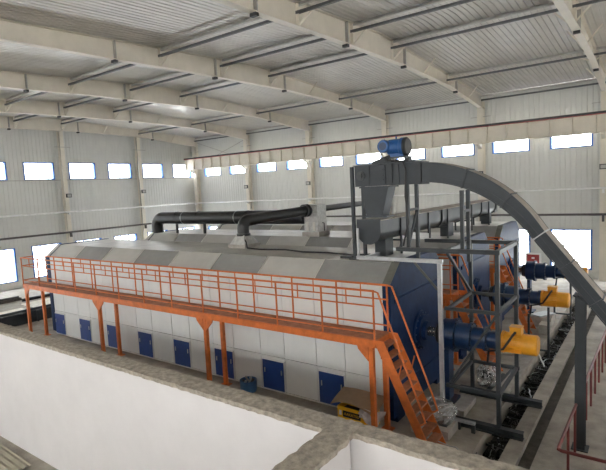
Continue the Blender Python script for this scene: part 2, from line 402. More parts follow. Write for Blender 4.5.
# ------------------------------------------------------------------ near partition walls with raw concrete tops
def coping(name, x0, x1, y0, y1, z, parent, step=.06):
    nx = max(3, int((x1 - x0) / step)); ny = max(3, int((y1 - y0) / step)); vs = []; fs = []
    rnd = random.Random(3)
    jx = lambda: rnd.uniform(-.012, .012)
    for i in range(nx + 1):
        for j in range(ny + 1):
            x = x0 + (x1 - x0) * i / nx; y = y0 + (y1 - y0) * j / ny
            e = j in (0, ny) and ny < nx or i in (0, nx) and nx < ny
            vs.append((x + (jx() if nx < ny and e else 0), y + (jx() if ny < nx and e else 0), z + rnd.uniform(-.007, .009) - (.006 if e else 0)))
    for i in range(nx):
        for j in range(ny): a = i * (ny + 1) + j; fs.append((a, a + ny + 1, a + ny + 2, a + 1))
    ring = [i * (ny + 1) for i in range(nx + 1)] + [nx * (ny + 1) + j for j in range(1, ny + 1)] + [i * (ny + 1) + ny for i in range(nx - 1, -1, -1)] + [j for j in range(ny - 1, 0, -1)]
    n0 = len(vs); vs += [(vs[r][0], vs[r][1], z - .07) for r in ring]
    for i in range(len(ring)): k = (i + 1) % len(ring); fs.append((ring[i], ring[k], n0 + k, n0 + i))
    return MB().add(vs, fs).build(name, 'rubble', parent, True)
WZ = 2.65; WYN, WYF = 4.54, 4.86
WYR = 4.63                                                   # the wall is thinner right of the cross wall
wf = tag(MB().prism([(-18, WYN), (-2.9, WYN), (-2.9, WYR), (2.2, WYR), (2.2, WYF), (-18, WYF)], 'z', 0, WZ - .05).build('wall_front', 'plaster', origin=(-8, 4.7, 0)), kind='structure')
coping('coping', -18, -2.81, WYN - .015, WYF + .015, WZ, wf); coping('coping', -2.805, 2.2, WYR - .015, WYF + .015, WZ, wf)
wm = tag(MB().box(-3.14, -2.81, -3, WYN - .002, 0, WZ - .05).build('wall_middle', 'plaster', origin=(-3, 1, 0)), kind='structure')
coping('coping', -3.155, -2.795, -3, WYN - .02, WZ, wm)
for dx in (-2.28, -2.20): MB().box(dx - .015, dx + .015, WYR - .004, WYR + .002, 2.26, 2.29).build('anchor_hole', 'rubble', wf)

# ------------------------------------------------------------------ dryer machines
MX0, MX1 = -19.93, -4.97; PW = 1.87; MY = 9.70; MW = 3.2; CY = MY + MW / 2; SZ = 1.8
PROF = [(0, .1), (0, 3.23), (.52, 3.66), (MW - .52, 3.66), (MW, 3.23), (MW, .1)]
def machine():
    r = thing('dryer', (-12.5, CY, 0), 'nearest long grey panelled dryer with blue doors behind the orange walkway', 'dryer', 'parallel dryers')
    ins = [(.03, .06), (.03, 3.21), (.535, 3.63), (MW - .535, 3.63), (MW - .03, 3.21), (MW - .03, .06)]
    MB().prism([(MY + a, b) for a, b in ins], 'x', MX0 + .02, MX1 - .02).build('body', 'body_dark', r)
    sk = MB()
    for y in (MY + .25, MY + MW - .25): sk.box(MX0, MX1, y - .08, y + .08, 0, .1)
    sk.build('skid', 'steel_dark', r)
    g = .007
    rows = [(.09, 1.02), (1.02, 2.15), (2.15, 3.22)]
    for k in range(8):
        xa, xb = MX1 - PW * (k + 1), MX1 - PW * k
        for (a, b) in rows:
            for (u0, u1) in ((xa - .04, xa + .80), (xa + .80, xb - .04 if k else xb)):
                MB().box(max(u0, MX0) + g, u1 - g, MY, MY + .03, a + g, b - g).build('side_panel', 'panel', r)
        MB().box(xa + g, xb - g, MY + MW - .03, MY + MW, .09, 3.22).build('rear_panel', 'panel', r)
        d = Vector((0, .52, .43)); n = Vector((0, -.43, .52)).normalized() * .03
        def sl(y0, sg, name, m):
            p = Vector((0, y0, 3.23)); q = p + Vector((0, sg * .52, .43)); nn = Vector((0, n.y * sg, n.z))
            vs = [Vector((x, 0, 0)) + w for x in (xa + g, xb - g) for w in (p - nn, q - nn, q, p)]
            return MB().add(vs, [(0, 1, 2, 3), (7, 6, 5, 4), (0, 4, 5, 1), (1, 5, 6, 2), (2, 6, 7, 3), (3, 7, 4, 0)]).build(name, m, r)
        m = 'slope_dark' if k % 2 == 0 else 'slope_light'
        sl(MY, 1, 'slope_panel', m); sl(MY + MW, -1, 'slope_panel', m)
        MB().box(xa + g, xb - g, MY + .53, CY - g, 3.63, 3.66).build('roof_panel', 'top_panel', r)
        MB().box(xa + g, xb - g, CY + g, MY + MW - .53, 3.63, 3.66).build('roof_panel', 'top_panel', r)
        MB().beam((xb, MY - .005, 3.24), (xb, MY + .515, 3.672), .022, .012, (1, 0, 0)).build('seam_strip', 'seam', r)
        # service door
        x0 = xa + .02
        dr = MB().box(x0, x0 + .73, MY - .025, MY, .10, .90).build('door', 'door_blue', r)
        fr = MB()
        for (a, b, c, d2) in ((-.03, 0, .07, .93), (.73, .76, .07, .93), (-.03, .76, .90, .93), (-.03, .76, .07, .10)): fr.box(x0 + a, x0 + b, MY - .015, MY, c, d2)
        fr.build('door_frame', 'panel', dr)
        for hx in (.08, .66): MB().box(x0 + hx - .012, x0 + hx + .012, MY - .045, MY - .025, .55, .68).build('handle', 'galv', dr)
    MB().box(MX0, MX1, MY - .012, MY + .01, .05, .09).build('base_trim', 'seam', r)
    for xs, xe, xc in ((MX1, MX1 + .20, MX1 + .2), (MX0 - .25, MX0, MX0 - .25)):
        e = .02; ep = [(-e, .15), (-e, 3.24), (.52 - e * .5, 3.68), (MW - .52 + e * .5, 3.68), (MW + e, 3.24), (MW + e, .15)]
        pl = MB().prism([(MY + a, b) for a, b in ep], 'x', xs, xe).build('end_plate', 'blue', r)
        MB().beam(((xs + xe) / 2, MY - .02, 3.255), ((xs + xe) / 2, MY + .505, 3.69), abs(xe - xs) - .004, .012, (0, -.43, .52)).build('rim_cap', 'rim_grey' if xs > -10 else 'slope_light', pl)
        for y in (MY + .35, MY + MW - .35): MB().box(xs, xe, y - .2, y + .2, 0, .15).build('foot', 'blue', pl)
    hx = MX1 + .20
    hub = MB().lathe((hx, CY, SZ), (1, 0, 0), [(0, .50), (.05, .50), (.05, .40), (.13, .40), (.13, .26), (.22, .24)], 32).build('hub', 'blue', r, True)
    for i in range(16):
        a = 2 * math.pi * i / 16; MB().lathe((hx + .05, CY + .45 * math.cos(a), SZ + .45 * math.sin(a)), (1, 0, 0), [(0, .022), (.03, .022)], 6).build('bolt', 'gear_blue', hub)
    # stiffening ribs across the end plate
    for z in (.75, 2.85): MB().box(hx, hx + .04, MY + .15, MY + MW - .15, z - .05, z + .05).build('rib', 'blue', r)
    return r
m1 = machine(); DY = 4.65
m2 = copy_tree(m1, (0, DY, 0)); m2['label'] = 'middle grey panelled dryer under the big black duct elbow'
m3 = copy_tree(m1, (0, 2 * DY, 0)); m3['label'] = 'farthest grey panelled dryer, mostly hidden behind the other two'

# ------------------------------------------------------------------ drives: shaft, coupling, planetary gearbox, yellow motor
def drive():
    r = thing('gearmotor_drive', (-3.3, CY, 0), 'nearest dark blue gearbox drive with yellow motor inside the grey frame', 'motor', 'gearbox drives on the dryer ends')
    P = (0, CY, SZ); A = (1, 0, 0)
    L = lambda prof, n=28: MB().lathe(P, A, prof, n)
    L([(-4.56, .115), (-4.26, .115)]).build('shaft', 'chrome', r, True)
    L([(-4.32, .20), (-4.29, .25), (-4.25, .25), (-4.25, .20), (-4.22, .20), (-4.22, .26), (-4.16, .26)]).build('coupling', 'blackbits', r, True)
    st = [(-4.16, -3.82, .37), (-3.82, -3.46, .31), (-3.46, -3.12, .245), (-3.12, -2.80, .20)]
    for (a, b, q) in st:
        s = L([(a, q - .02), (a + .02, q), (b - .07, q), (b - .07, q + .035), (b - .002, q + .035)]).build('gear_stage', 'gear_blue', r, True)
        for i in range(18):
            t = 2 * math.pi * i / 18; MB().lathe((b - .09, CY + (q + .016) * math.cos(t), SZ + (q + .016) * math.sin(t)), A, [(0, .014), (.11, .014)], 6).build('bolt', 'blackbits', s)
    mo = L([(-2.80, .25), (-2.765, .25), (-2.765, .21), (-2.36, .21), (-2.36, .228), (-2.08, .228), (-2.05, .20)]).build('motor', 'yellow', r, True)
    for i in range(26):
        t = 2 * math.pi * i / 26
        c = Vector((0, math.cos(t), math.sin(t))); p = Vector((0, CY, SZ))
        MB().beam(p + c * .216 + Vector((-2.75, 0, 0)), p + c * .216 + Vector((-2.37, 0, 0)), .012, .03, c).build('fin', 'yellow', mo)
    MB().box(-2.62, -2.38, CY - .12, CY + .12, SZ + .22, SZ + .37).build('terminal_box', 'yellow', mo)
    MB().box(-2.63, -2.37, CY - .13, CY + .13, SZ + .37, SZ + .39).build('box_lid', 'yellow', mo)
    MB().tube([(-2.5, CY - .12, SZ + .28), (-2.54, CY - .22, SZ + .22), (-2.62, CY - .28, SZ + .08), (-2.72, CY - .30, SZ - .08), (-2.85, CY - .26, SZ - .14), (-3.05, CY - .22, SZ - .2), (-3.1, CY - .15, SZ - .5)], .026, 8).build('motor_cable', 'blackbits', mo, True)
    tq = MB().box(-4.12, -4.00, CY - .16, CY + .16, .2, SZ - .36); tq.box(-4.25, -3.87, CY - .25, CY + .25, .14, .2)
    tq.build('support_leg', 'gear_blue', r)
    MB().box(-4.55, -3.55, CY - .45, CY + .45, 0, .14).build('plinth', 'concrete', r)
    return r
d1 = drive()
d2 = copy_tree(d1, (0, DY, 0)); d2['label'] = 'middle blue gearbox drive with yellow motor left of the conveyor post'
d3 = copy_tree(d1, (0, 2 * DY, 0)); d3['label'] = 'farthest blue gearbox drive whose motor pokes out behind the conveyor'

# ------------------------------------------------------------------ orange walkways with stairs
def walkway():
    ya, yb = 8.81, 9.45; xa, xb = -20.42, -4.72; DZ = 2.26; RT = 1.04
    r = thing('access_walkway', (-12.5, 9.1, 0), 'long orange walkway with railings and stairs along the nearest dryer', 'walkway', 'orange walkways beside the dryers')
    n = 13
    for i in range(n):
        a = xa + (xb - xa) * i / n; b = xa + (xb - xa) * (i + 1) / n
        MB().box(a + .004, b - .004, ya + .02, yb, DZ - .03, DZ).build('deck_plate', 'deck', r)
    for y in (ya, yb): MB().box(xa, xb, y - .03, y + .03, DZ - .17, DZ - .005).build('edge_beam', 'orange', r)
    for x in (xa + .03, xb - .03): MB().box(x - .03, x + .03, ya + .03, yb - .03, DZ - .17, DZ - .032).build('end_beam', 'orange', r)
    for x in (-20.25, -15.1, -9.92, -4.83):
        for y in (ya + .02, yb - .01):
            po = MB().box(x - .05, x + .05, y - .05, y + .05, .02, DZ - .17).build('post', 'orange', r)
            MB().box(x - .13, x + .13, y - .12, y + .12, 0, .02).build('foot_plate', 'orange', po)
        for s in (-1, 1):
            if (x < -20 and s < 0) or (x > -5 and s > 0): continue
            MB().prism([(x + s * .06, DZ - .17), (x + s * .32, DZ - .17), (x + s * .30, DZ - .24), (x + s * .06, DZ - .48)], 'y', ya - .03, ya + .0).build('gusset', 'orange', r)
    for y in (ya, yb):
        for h, q in ((RT, .024), (.72, .017), (.14, .017)):
            x0 = xa + (.65 if y == yb else 0)
            MB().tube([(x0, y, DZ + h), (xb, y, DZ + h)], q, 8).build('rail', 'orange', r, True)
        for i in range(13):
            x = xa + .02 + 1.305 * i
            if y == yb and i == 0: x += .65
            MB().tube([(x, y, DZ), (x, y, DZ + RT)], .022, 8).build('baluster', 'orange', r, True)
            if i < 12: MB().tube([(x + .65, y, DZ + .72), (x + .65, y, DZ + RT)], .015, 6).build('short_baluster', 'orange', r, True)
    for h in (RT, .72, .14): MB().tube([(xa, ya, DZ + h), (xa, yb, DZ + h)], .02, 8).build('end_rail', 'orange', r, True)
    MB().tube([(xa, yb, DZ), (xa, yb, DZ + RT)], .022, 8).build('baluster', 'orange', r, True)
    # stairs
    p0, p1 = Vector((-4.72, 0, DZ - .02)), Vector((-3.58, 0, 0.02)); d = (p1 - p0)
    sy = (ya - .02, yb + .0)
    for y in sy:
        w = Vector((.10, 0, .05)); q = [(p0.x - .03, DZ), (p0.x + .20, DZ), (p1.x + .1, 0), (p1.x - .1, 0)]
        MB().prism(q, 'y', y - .012, y + .012).build('stringer', 'orange', r)
    for i in range(10):
        t = (i + .6) / 10.6; c = p0 + d * t
        MB().add([(c.x - .06, sy[0] + .012, c.z), (c.x + .14, sy[0] + .012, c.z - .0), (c.x + .14, sy[1] - .012, c.z), (c.x - .06, sy[1] - .012, c.z),
                  (c.x - .06, sy[0] + .012, c.z - .03), (c.x + .14, sy[0] + .012, c.z - .03), (c.x + .14, sy[1] - .012, c.z - .03), (c.x - .06, sy[1] - .012, c.z - .03)],
                 [(0, 1, 2, 3), (7, 6, 5, 4), (0, 4, 5, 1), (1, 5, 6, 2), (2, 6, 7, 3), (3, 7, 4, 0)]).build('step', 'deck', r)
    for y in sy:
        MB().tube([(-4.72, y, DZ + RT), (-4.62, y, DZ + RT - .02), (-3.72, y, .92), (-3.66, y, .72), (-3.74, y, .66), (-3.90, y, .62)], .022, 8).build('stair_rail', 'orange', r, True)
        MB().tube([(-4.25, y, 1.4), (-4.14, y, 1.82)], .016, 6).build('stair_post', 'orange', r, True)
    return r
w1 = walkway()
w2 = copy_tree(w1, (0, DY, 0)); w2['label'] = 'orange walkway and stairs in the gap behind the nearest dryer'
w3 = copy_tree(w1, (0, 2 * DY, 0)); w3['label'] = 'farthest orange walkway and stairs, seen behind the grey frame'

# ------------------------------------------------------------------ grey support frame and galvanised frame
tf = thing('support_frame', (-3.3, 11.3, 0), 'dark grey square steel frame on skid beams around the nearest drive', 'frame')
PX = {'nl': (-3.74, 10.47), 'nr': (-2.68, 10.45), 'fr': (-2.70, 12.2), 'fl': (-3.77, 12.2)}
sec = .085
for k, (x, y) in PX.items():
    if k != 'nl': MB().beam((x, y, .16), (x, y, 3.92), sec, sec).build('post', 'steel_dark', tf)
for z in (3.96, 2.66, .88):
    s = .09 if z > 3 else .075
    x0 = -4.95 if z > 3 else -3.82
    for y, xr in ((10.45, -2.62), (12.2, -2.64)):
        MB().beam((x0, y, z), (xr, y, z), s, s).build('beam', 'steel_dark', tf)
    for (a, b) in (('nl', 'fl'), ('nr', 'fr')):
        MB().beam((PX[a][0], PX[a][1] + .045, z), (PX[b][0], PX[b][1] - .045, z), s - .004, s - .004).build('beam', 'steel_dark', tf)
for y, xa, xb in ((10.45, -4.1, -2.19), (12.2, -4.1, -2.14)):
    MB().hbeam((xa, y, .08), (xb, y, .08), .15, .16, .014).build('skid_beam', 'steel_dark', tf)
MB().beam((-3.72, 10.45, .95), (-2.72, 10.45, 2.6), .05, .05, (0, 1, 0)).build('brace', 'steel_dark', tf)
MB().beam((-3.75, 10.5, 3.9), (-3.77, 12.15, 2.72), .06, .05).build('brace', 'steel_dark', tf)
gf = thing('galvanized_frame', (-3.9, 10.33, 0), 'pale galvanized angle frame from dryer roof to floor at the grey frame', 'frame')
MB().beam((-5.95, 10.32, 3.735), (-3.80, 10.32, 3.735), .08, .085).build('beam', 'galv', gf)
MB().beam((-3.87, 10.32, 0.0), (-3.87, 10.32, 3.69), .085, .085).build('post', 'galv', gf)
MB().beam((-4.45, 10.30, 3.69), (-3.92, 10.30, 3.10), .05, .03, (0, 1, 0)).build('brace', 'steel_mid', gf)
MB().beam((-5.75, 10.32, 3.735), (-5.75, 12.0, 3.735), .08, .07).build('beam', 'galv', gf)

MB().beam((-5.92, 10.34, 3.78), (-5.92, 10.34, 4.45), .05, .05).build('post', 'galv', gf)

# conveyor head posts standing on the frame and the dryer roof
hs = thing('head_stand', (-5.3, 10.7, 3.66), 'slim dark posts carrying the conveyor head above the nearest dryer', 'stand')
for (x, y, z0, z1) in ((-6.08, 10.45, 3.665, 5.95), (-6.08, 10.98, 3.665, 5.46), (-4.64, 10.45, 4.01, 5.46), (-4.64, 10.98, 3.665, 5.46), (-3.41, 10.5, 4.01, 5.28), (-3.41, 10.92, 3.665, 5.28)):
    MB().beam((x, y, z0), (x, y, z1), .075, .075).build('post', 'steel_dark', hs)
MB().box(-3.45, -3.37, 10.54, 10.88, 4.80, 4.86).build('cross_bar', 'steel_dark', hs)
MB().box(-4.68, -4.60, 10.49, 10.94, 4.85, 4.90).build('cross_bar', 'steel_dark', hs)
MB().beam((-4.64, 10.5, 4.1), (-4.64, 10.93, 4.8), .04, .04).build('brace', 'steel_dark', hs)
for x, y in ((-6.08, 10.98), (-6.08, 10.45)): MB().box(x - .12, x + .12, y - .1, y + .1, 3.66, 3.68).build('foot_plate', 'blackbits', hs)

# ------------------------------------------------------------------ arched drag conveyor
ac = thing('arched_conveyor', (0.9, 10.7, 0), 'dark grey enclosed conveyor arching from the tower head down to the right', 'conveyor')
CYa, CYb = 10.48, 10.93
R0 = 2.77; TH = .42; XS = -4.3; ZB = 5.51; ANG = math.radians(52.2)
def path(s):
    """s in metres along the lower edge: (point, normal)"""
    if s < R0 * ANG:
        a = s / R0; return Vector((XS + R0 * math.sin(a), 0, ZB - R0 + R0 * math.cos(a))), Vector((math.sin(a), 0, math.cos(a)))
    e = s - R0 * ANG; n = Vector((math.sin(ANG), 0, math.cos(ANG))); t = Vector((math.cos(ANG), 0, -math.sin(ANG)))
    return Vector((XS + R0 * math.sin(ANG), 0, ZB - R0 + R0 * math.cos(ANG))) + t * e, n
def thick(s): return TH - .19 * min(1, s / 2.7)                # the casing narrows down the arch
def curved(s0, s1, lo, hi, ya, yb, k=8):
    vs, fs = [], []
    for i in range(k + 1):
        sv = s0 + (s1 - s0) * i / k; p, n = path(sv)
        for (h, y) in ((lo, ya), (hi, ya), (hi, yb), (lo, yb)):
            if h > .2: h += thick(sv) - TH
            q = p + n * h; vs.append((q.x, y, q.z))
    for i in range(k):
        for j in range(4): fs.append((4 * i + j, 4 * i + (j + 1) % 4, 4 * i + 4 + (j + 1) % 4, 4 * i + 4 + j))
    fs += [(3, 2, 1, 0), tuple(4 * k + j for j in range(4))]
    return MB().add(vs, fs)
SEG = [0, .92, 1.84, 2.75, 3.5, 4.35, 5.15, 6.05, 6.95, 7.45]
for a, b in zip(SEG, SEG[1:]):
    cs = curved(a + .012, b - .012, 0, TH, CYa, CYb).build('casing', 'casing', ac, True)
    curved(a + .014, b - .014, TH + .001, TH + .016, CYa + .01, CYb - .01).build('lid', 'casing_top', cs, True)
    for ya, yb in ((CYa - .03, CYa - .002), (CYb + .002, CYb + .03)):
        curved(a + .02, b - .02, -.02, .0, ya, yb).build('lower_lip', 'casing', cs, True); curved(a + .02, b - .02, TH - .01, TH + .018, ya, yb).build('upper_lip', 'casing', cs, True)
    curved(a + .02, b - .02, .10, .115, CYa - .02, CYa - .001).build('rib', 'casing', cs, True)
    nb = int((b - a) / .085)
    for i in range(nb):
        p, n = path(a + (b - a) * (i + .5) / nb)
        q = p - n * .010; MB().box(q.x - .008, q.x + .008, CYa - .042, CYa - .030, q.z - .008, q.z + .008).build('bolt', 'blackbits', cs)
for s in SEG[1:-1]: curved(s - .012, s + .012, -.035, TH + .035, CYa - .035, CYb + .035, 1).build('flange', 'galv' if abs(s - 2.75) < .01 else 'casing', ac)
p, n = path(7.45); MB().box(p.x - .1, p.x + .8, CYa - .1, CYb + .1, 0, .55).build('boot', 'casing', ac)
# head box
h = MB().box(-6.02, -4.36, CYa, CYb, 5.46, 5.96).build('head_box', 'casing', ac)
MB().box(-4.36, -4.31, CYa - .035, CYb + .035, 5.45, 5.97).build('flange', 'casing', ac)
for x in (-5.62, -5.2, -5.02, -4.85): MB().box(x - .012, x + .012, CYa - .03, CYa - .001, 5.50, 5.94).build('rib', 'casing', h)
MB().box(-6.05, -4.36, CYa - .03, CYb + .03, 5.962, 5.98).build('lid', 'casing', h)
for z in (5.60, 5.70, 5.84): MB().box(-5.60, -5.24, CYa - .025, CYa - .001, z - .012, z + .012).build('rib', 'casing', h)
MB().lathe((-5.84, CYa, 5.72), (0, -1, 0), [(0, .11), (.05, .11), (.05, .06), (.10, .06)], 20).build('bearing', 'steel_mid', h, True)
cp = MB().box(-1.27, -1.09, 10.60, 10.612, .02, 3.15).box(-1.27, -1.09, 10.788, 10.80, .02, 3.15).box(-1.19, -1.17, 10.612, 10.788, .02, 3.15)
cs = thing('conveyor_post', (-1.18, 10.7, 0), 'dark grey upright post under the sloping conveyor beside the red railing', 'post')
cp.build('post', 'steel_dark', cs); MB().box(-1.33, -1.03, 10.55, 10.85, 0, .02).build('foot_plate', 'steel_dark', cs)
MB().beam((-1.3, 10.70, 3.16), (-.95, 10.70, 2.95), .3, .03).build('saddle', 'steel_dark', cs)

# discharge chute
ch = thing('discharge_chute', (-5.5, 10.7, 4.7), 'dark grey tapering chute between conveyor head and screw trough', 'chute')
a = [(-5.84, 10.50), (-5.14, 10.50), (-5.14, 10.91), (-5.84, 10.91)]; b = [(-5.76, 10.52), (-5.33, 10.52), (-5.33, 10.90), (-5.76, 10.90)]
vs = [(x, y, 5.42) for x, y in a] + [(x, y, 4.74) for x, y in b]
MB().add(vs, [(0, 1, 2, 3), (7, 6, 5, 4), (0, 4, 5, 1), (1, 5, 6, 2), (2, 6, 7, 3), (3, 7, 4, 0)]).build('hopper', 'casing', ch)
MB().box(-5.90, -5.08, 10.46, 10.95, 5.42, 5.455).build('top_flange', 'casing', ch); MB().box(-5.80, -5.20, 10.50, 10.93, 4.70, 4.74).build('bottom_flange', 'casing', ch)

# screw conveyor trough along the tops of the three dryers
sc = thing('screw_conveyor', (-5.7, 15.5, 3.7), 'dark grey u-shaped screw trough crossing the tops of all three dryers', 'conveyor')
def ushape(r, top): return [(-5.7 - r, top)] + [(-5.7 + r * math.cos(math.pi + math.pi * i / 14), 4.36 + r * math.sin(math.pi + math.pi * i / 14)) for i in range(15)] + [(-5.7 + r, top)]
ys = [10.52, 12.6, 14.7, 16.8, 18.9, 20.9]
for ya, yb in zip(ys, ys[1:]):
    tr = MB().prism(ushape(.29, 4.62), 'y', ya + .02, yb - .02).build('trough', 'steel_mid', sc, True)
    MB().box(-6.03, -5.37, ya + .01, yb - .01, 4.621, 4.645).build('lid', 'casing_top', tr)
    MB().prism(ushape(.33, 4.64), 'y', yb - .015, yb + .015).build('flange', 'steel_dark', tr)
MB().prism(ushape(.325, 4.66), 'y', 10.49, 10.51).build('end_plate', 'casing', sc)
for y in (11.7, 13.6, 15.2, 17.7, 19.9):
    zz = 3.665
    if 12.9 < y < 14.35: zz = 4.0
    for x in (-6.0, -5.4): MB().beam((x, y, zz), (x, y, 4.6), .05, .05).build('leg', 'steel_dark', sc)
    MB().box(-5.99, -5.41, y - .02, y + .02, 4.0 if zz < 4 else 4.02, 4.05).build('cross_bar', 'steel_dark', sc)
for y in (CY, CY + DY, CY + 2 * DY): MB().box(-5.85, -5.55, y - .22, y + .22, 3.665, 4.15).build('outlet', 'steel_dark', sc)
MB().box(-5.95, -5.45, 20.92, 21.4, 4.1, 4.6).build('drive_box', 'steel_dark', sc)

# blue motor on the conveyor head
bm_ = thing('head_motor', (-5.05, 10.7, 5.98), 'bright blue gear motor on top of the conveyor head', 'motor')
MB().box(-5.35, -4.62, 10.52, 10.90, 5.985, 6.03).box(-5.30, -4.66, 10.55, 10.87, 6.09, 6.12).box(-5.28, -5.22, 10.56, 10.86, 6.03, 6.09).box(-4.74, -4.68, 10.56, 10.86, 6.03, 6.09).build('mount', 'steel_dark', bm_)
bb = MB().lathe((-5.08, 10.72, 6.34), (1, 0, 0), [(-.12, .16), (-.08, .20), (.20, .20), (.22, .22), (.30, .22)], 24).build('gear_housing', 'motor_blue', bm_, True)
MB().box(-5.15, -4.80, 10.58, 10.86, 6.12, 6.2).build('foot', 'motor_blue', bm_)
MB().lathe((-5.24, 10.62, 6.38), (0, -1, 0), [(-.15, .15), (.12, .15), (.14, .13)], 24).build('motor', 'motor_blue', bm_, True)
MB().lathe((-5.24, 10.50, 6.38), (0, -1, 0), [(0, .10), (.03, .09)], 20).build('fan_cover', 'gear_blue', bm_, True)
MB().lathe((-4.78, 10.72, 6.34), (1, 0, 0), [(0, .22), (.05, .22), (.08, .19)], 24).build('pulley_guard', 'blackbits', bm_, True)
MB().beam((-5.10, 10.56, 6.12), (-5.56, 10.56, 5.99), .06, .10).build('chain_guard', 'steel_dark', bm_)
MB().tube([(-5.0, 10.72, 6.54), (-5.0, 10.72, 6.60)], .02, 8).build('eye_bolt', 'motor_blue', bm_)
MB().tube([(-5.2, 10.50, 6.12), (-5.1, 10.46, 6.03), (-4.86, 10.44, 6.02), (-4.72, 10.42, 6.0), (-4.64, 10.39, 5.8), (-4.66, 10.385, 5.2), (-4.6, 10.39, 4.6), (-4.75, 10.385, 4.05)], .022, 8).build('power_cable', 'blackbits', bm_, True)

# ------------------------------------------------------------------ black ducts
bd = thing('vapor_duct', (-15, 15.1, 3.66), 'thick black duct with an elbow lying along the middle dryer roof', 'duct')
RY_, RZ_ = 15.12, 4.385
pts = [(-10.92, RY_, RZ_), (-19.55, RY_, RZ_)] + [(-19.55 - .42 * math.sin(a), RY_, RZ_ - .42 * (1 - math.cos(a))) for a in [math.radians(15 * i) for i in range(1, 7)]] + [(-19.97, RY_, 3.66)]
MB().tube(pts, .285, 20).build('duct', 'black_pipe', bd, True)
for x in (-18.4, -16.9, -13.9): MB().lathe((x, RY_, RZ_), (1, 0, 0), [(-.04, .30), (.04, .30)], 20).build('joint_ring', 'black_pipe', bd, True)
for x in (-17.9, -14.5): MB().lathe((x, RY_, RZ_), (1, 0, 0), [(-.012, .295), (.012, .295)], 20).build('strap', 'galv', bd, True)
for x in (-18.5, -16.6, -14.2): MB().box(x - .04, x + .04, RY_ - .05, RY_ + .05, 3.66, 4.12).build('stand', 'blackbits', bd)
vb = thing('valve_box', (-10.62, 15.35, 3.66), 'dusty grey box where the black ducts meet on the middle dryer', 'box')
MB().box(-10.91, -10.28, 15.0, 15.6, 3.72, 4.86).build('casing', 'foil', vb)
MB().box(-10.98, -10.2, 14.93, 15.67, 3.66, 3.82).build('base', 'concrete', vb)
for s in (-10.75, -10.45): MB().box(s - .05, s + .05, 14.965, 15.0, 3.86, 4.2).build('bracket', 'seam', vb)
MB().tube([(-10.27, 15.3, 4.15), (-10.2, 15.3, 4.15), (-10.2, 15.3, 3.85)], .02, 6).build('conduit', 'blackbits', vb, True)
br = thing('branch_duct', (-11.05, 11.75, 3.66), 'black duct with elbow rising from the white cone on the nearest dryer', 'duct')
e0 = Vector((-11.05, 11.75, 4.05)); e1 = Vector((-10.62, 14.95, 4.66)); dv = Vector((.43, 3.0, .10)).normalized(); rr = .22
bend = [e0, e0 + Vector((0, 0, .22))] + [e0 + Vector((0, 0, .22 + .25 * math.sin(a))) + dv * (.25 * (1 - math.cos(a))) for a in [math.radians(18 * i) for i in range(1, 6)]]
MB().tube(bend + [e1], [.20] * len(bend) + [.17], 18).build('duct', 'black_pipe', br, True)
MB().lathe(e1 - dv * .25, dv, [(-.06, .24), (.0, .24), (.0, .2), (.1, .2), (.1, .24), (.16, .24)], 18).build('joint_ring', 'black_pipe', br, True)
MB().lathe(e0 + V(0, 0, .02), (0, 0, 1), [(-.04, .23), (.04, .23)], 18).build('joint_ring', 'black_pipe', br, True)
cn = thing('inlet_cone', (-11.05, 11.75, 3.66), 'pale flared cone on the nearest dryer roof under the black elbow', 'duct fitting')
MB().add([(-11.05 + a * .34, 11.75 + b * .34, 3.76) for a, b in ((-1, -1), (1, -1), (1, 1), (-1, 1))] + [(-11.05 + a * .17, 11.75 + b * .17, 4.06) for a, b in ((-1, -1), (1, -1), (1, 1), (-1, 1))],
         [(3, 2, 1, 0), (4, 5, 6, 7), (0, 1, 5, 4), (1, 2, 6, 5), (2, 3, 7, 6), (3, 0, 4, 7)]).build('cone', 'foil', cn)
MB().box(-11.42, -10.68, 11.38, 12.12, 3.66, 3.77).build('base', 'concrete', cn)
e2 = thing('straight_duct', (-10.3, 18, 4.6), 'thin black duct running from the valve box toward the farthest dryer', 'duct')
MB().tube([(-10.40, 15.6, 4.68), (-10.40, 20.6, 4.73), (-10.40, 20.75, 4.68), (-10.40, 20.8, 4.5), (-10.40, 20.8, 3.66)], .12, 14).build('duct', 'black_pipe', e2, True)
hz = thing('roof_hose', (-8, 11.5, 3.68), 'thin black hose snaking across the nearest dryer roof', 'hose')
MB().tube([(-10.95, 11.6, 4.0), (-10.72, 11.5, 3.85), (-10.5, 11.3, 3.69), (-9.9, 11.2, 3.685), (-9.0, 11.35, 3.685), (-8.2, 11.1, 3.685), (-7.3, 11.15, 3.685), (-6.4, 10.95, 3.685), (-6.0, 11.1, 3.7)], .024, 8).build('hose', 'blackbits', hz, True)
jb = tag(MB().box(-6.55, -6.22, 10.5, 10.72, 3.66, 3.72).build('junction_plate', 'blackbits'), 'small black plate on the dryer roof beside the chute tower foot', 'plate')

# ------------------------------------------------------------------ trench chain
dc = thing('drag_chain', (-2.7, 14, -.4), 'tangled black drag chain lying in the floor trench', 'chain')
bar = MB().box(-.2, .2, -.02, .02, -.02, .03).mesh('flight', 'chain')
lk = MB()
for s in (-1, 1): lk.box(s * .03 - .008, s * .03 + .008, -.09, .09, -.012, .012)
lk.box(-.03, .03, -.09, -.075, -.012, .012).box(-.03, .03, .075, .09, -.012, .012)
lkm = lk.mesh('chain_link', 'chain')
rnd = random.Random(5)
y = 7.0
while y < 25:
    o = link('flight', bar, dc, (-2.70 + rnd.uniform(-.03, .03), y, -.30 + rnd.uniform(-.04, .10))); o.rotation_euler = (rnd.uniform(-.4, .4), rnd.uniform(-.25, .25), rnd.uniform(-.5, .5))
    for k in range(2):
        q = link('chain_link', lkm, dc, (-2.70 + rnd.uniform(-.17, .17), y + .1 + k * .1, -.26 + rnd.uniform(-.08, .10))); q.rotation_euler = (rnd.uniform(-.6, .6), rnd.uniform(-.8, .8), rnd.uniform(-.6, .6))
    y += .22

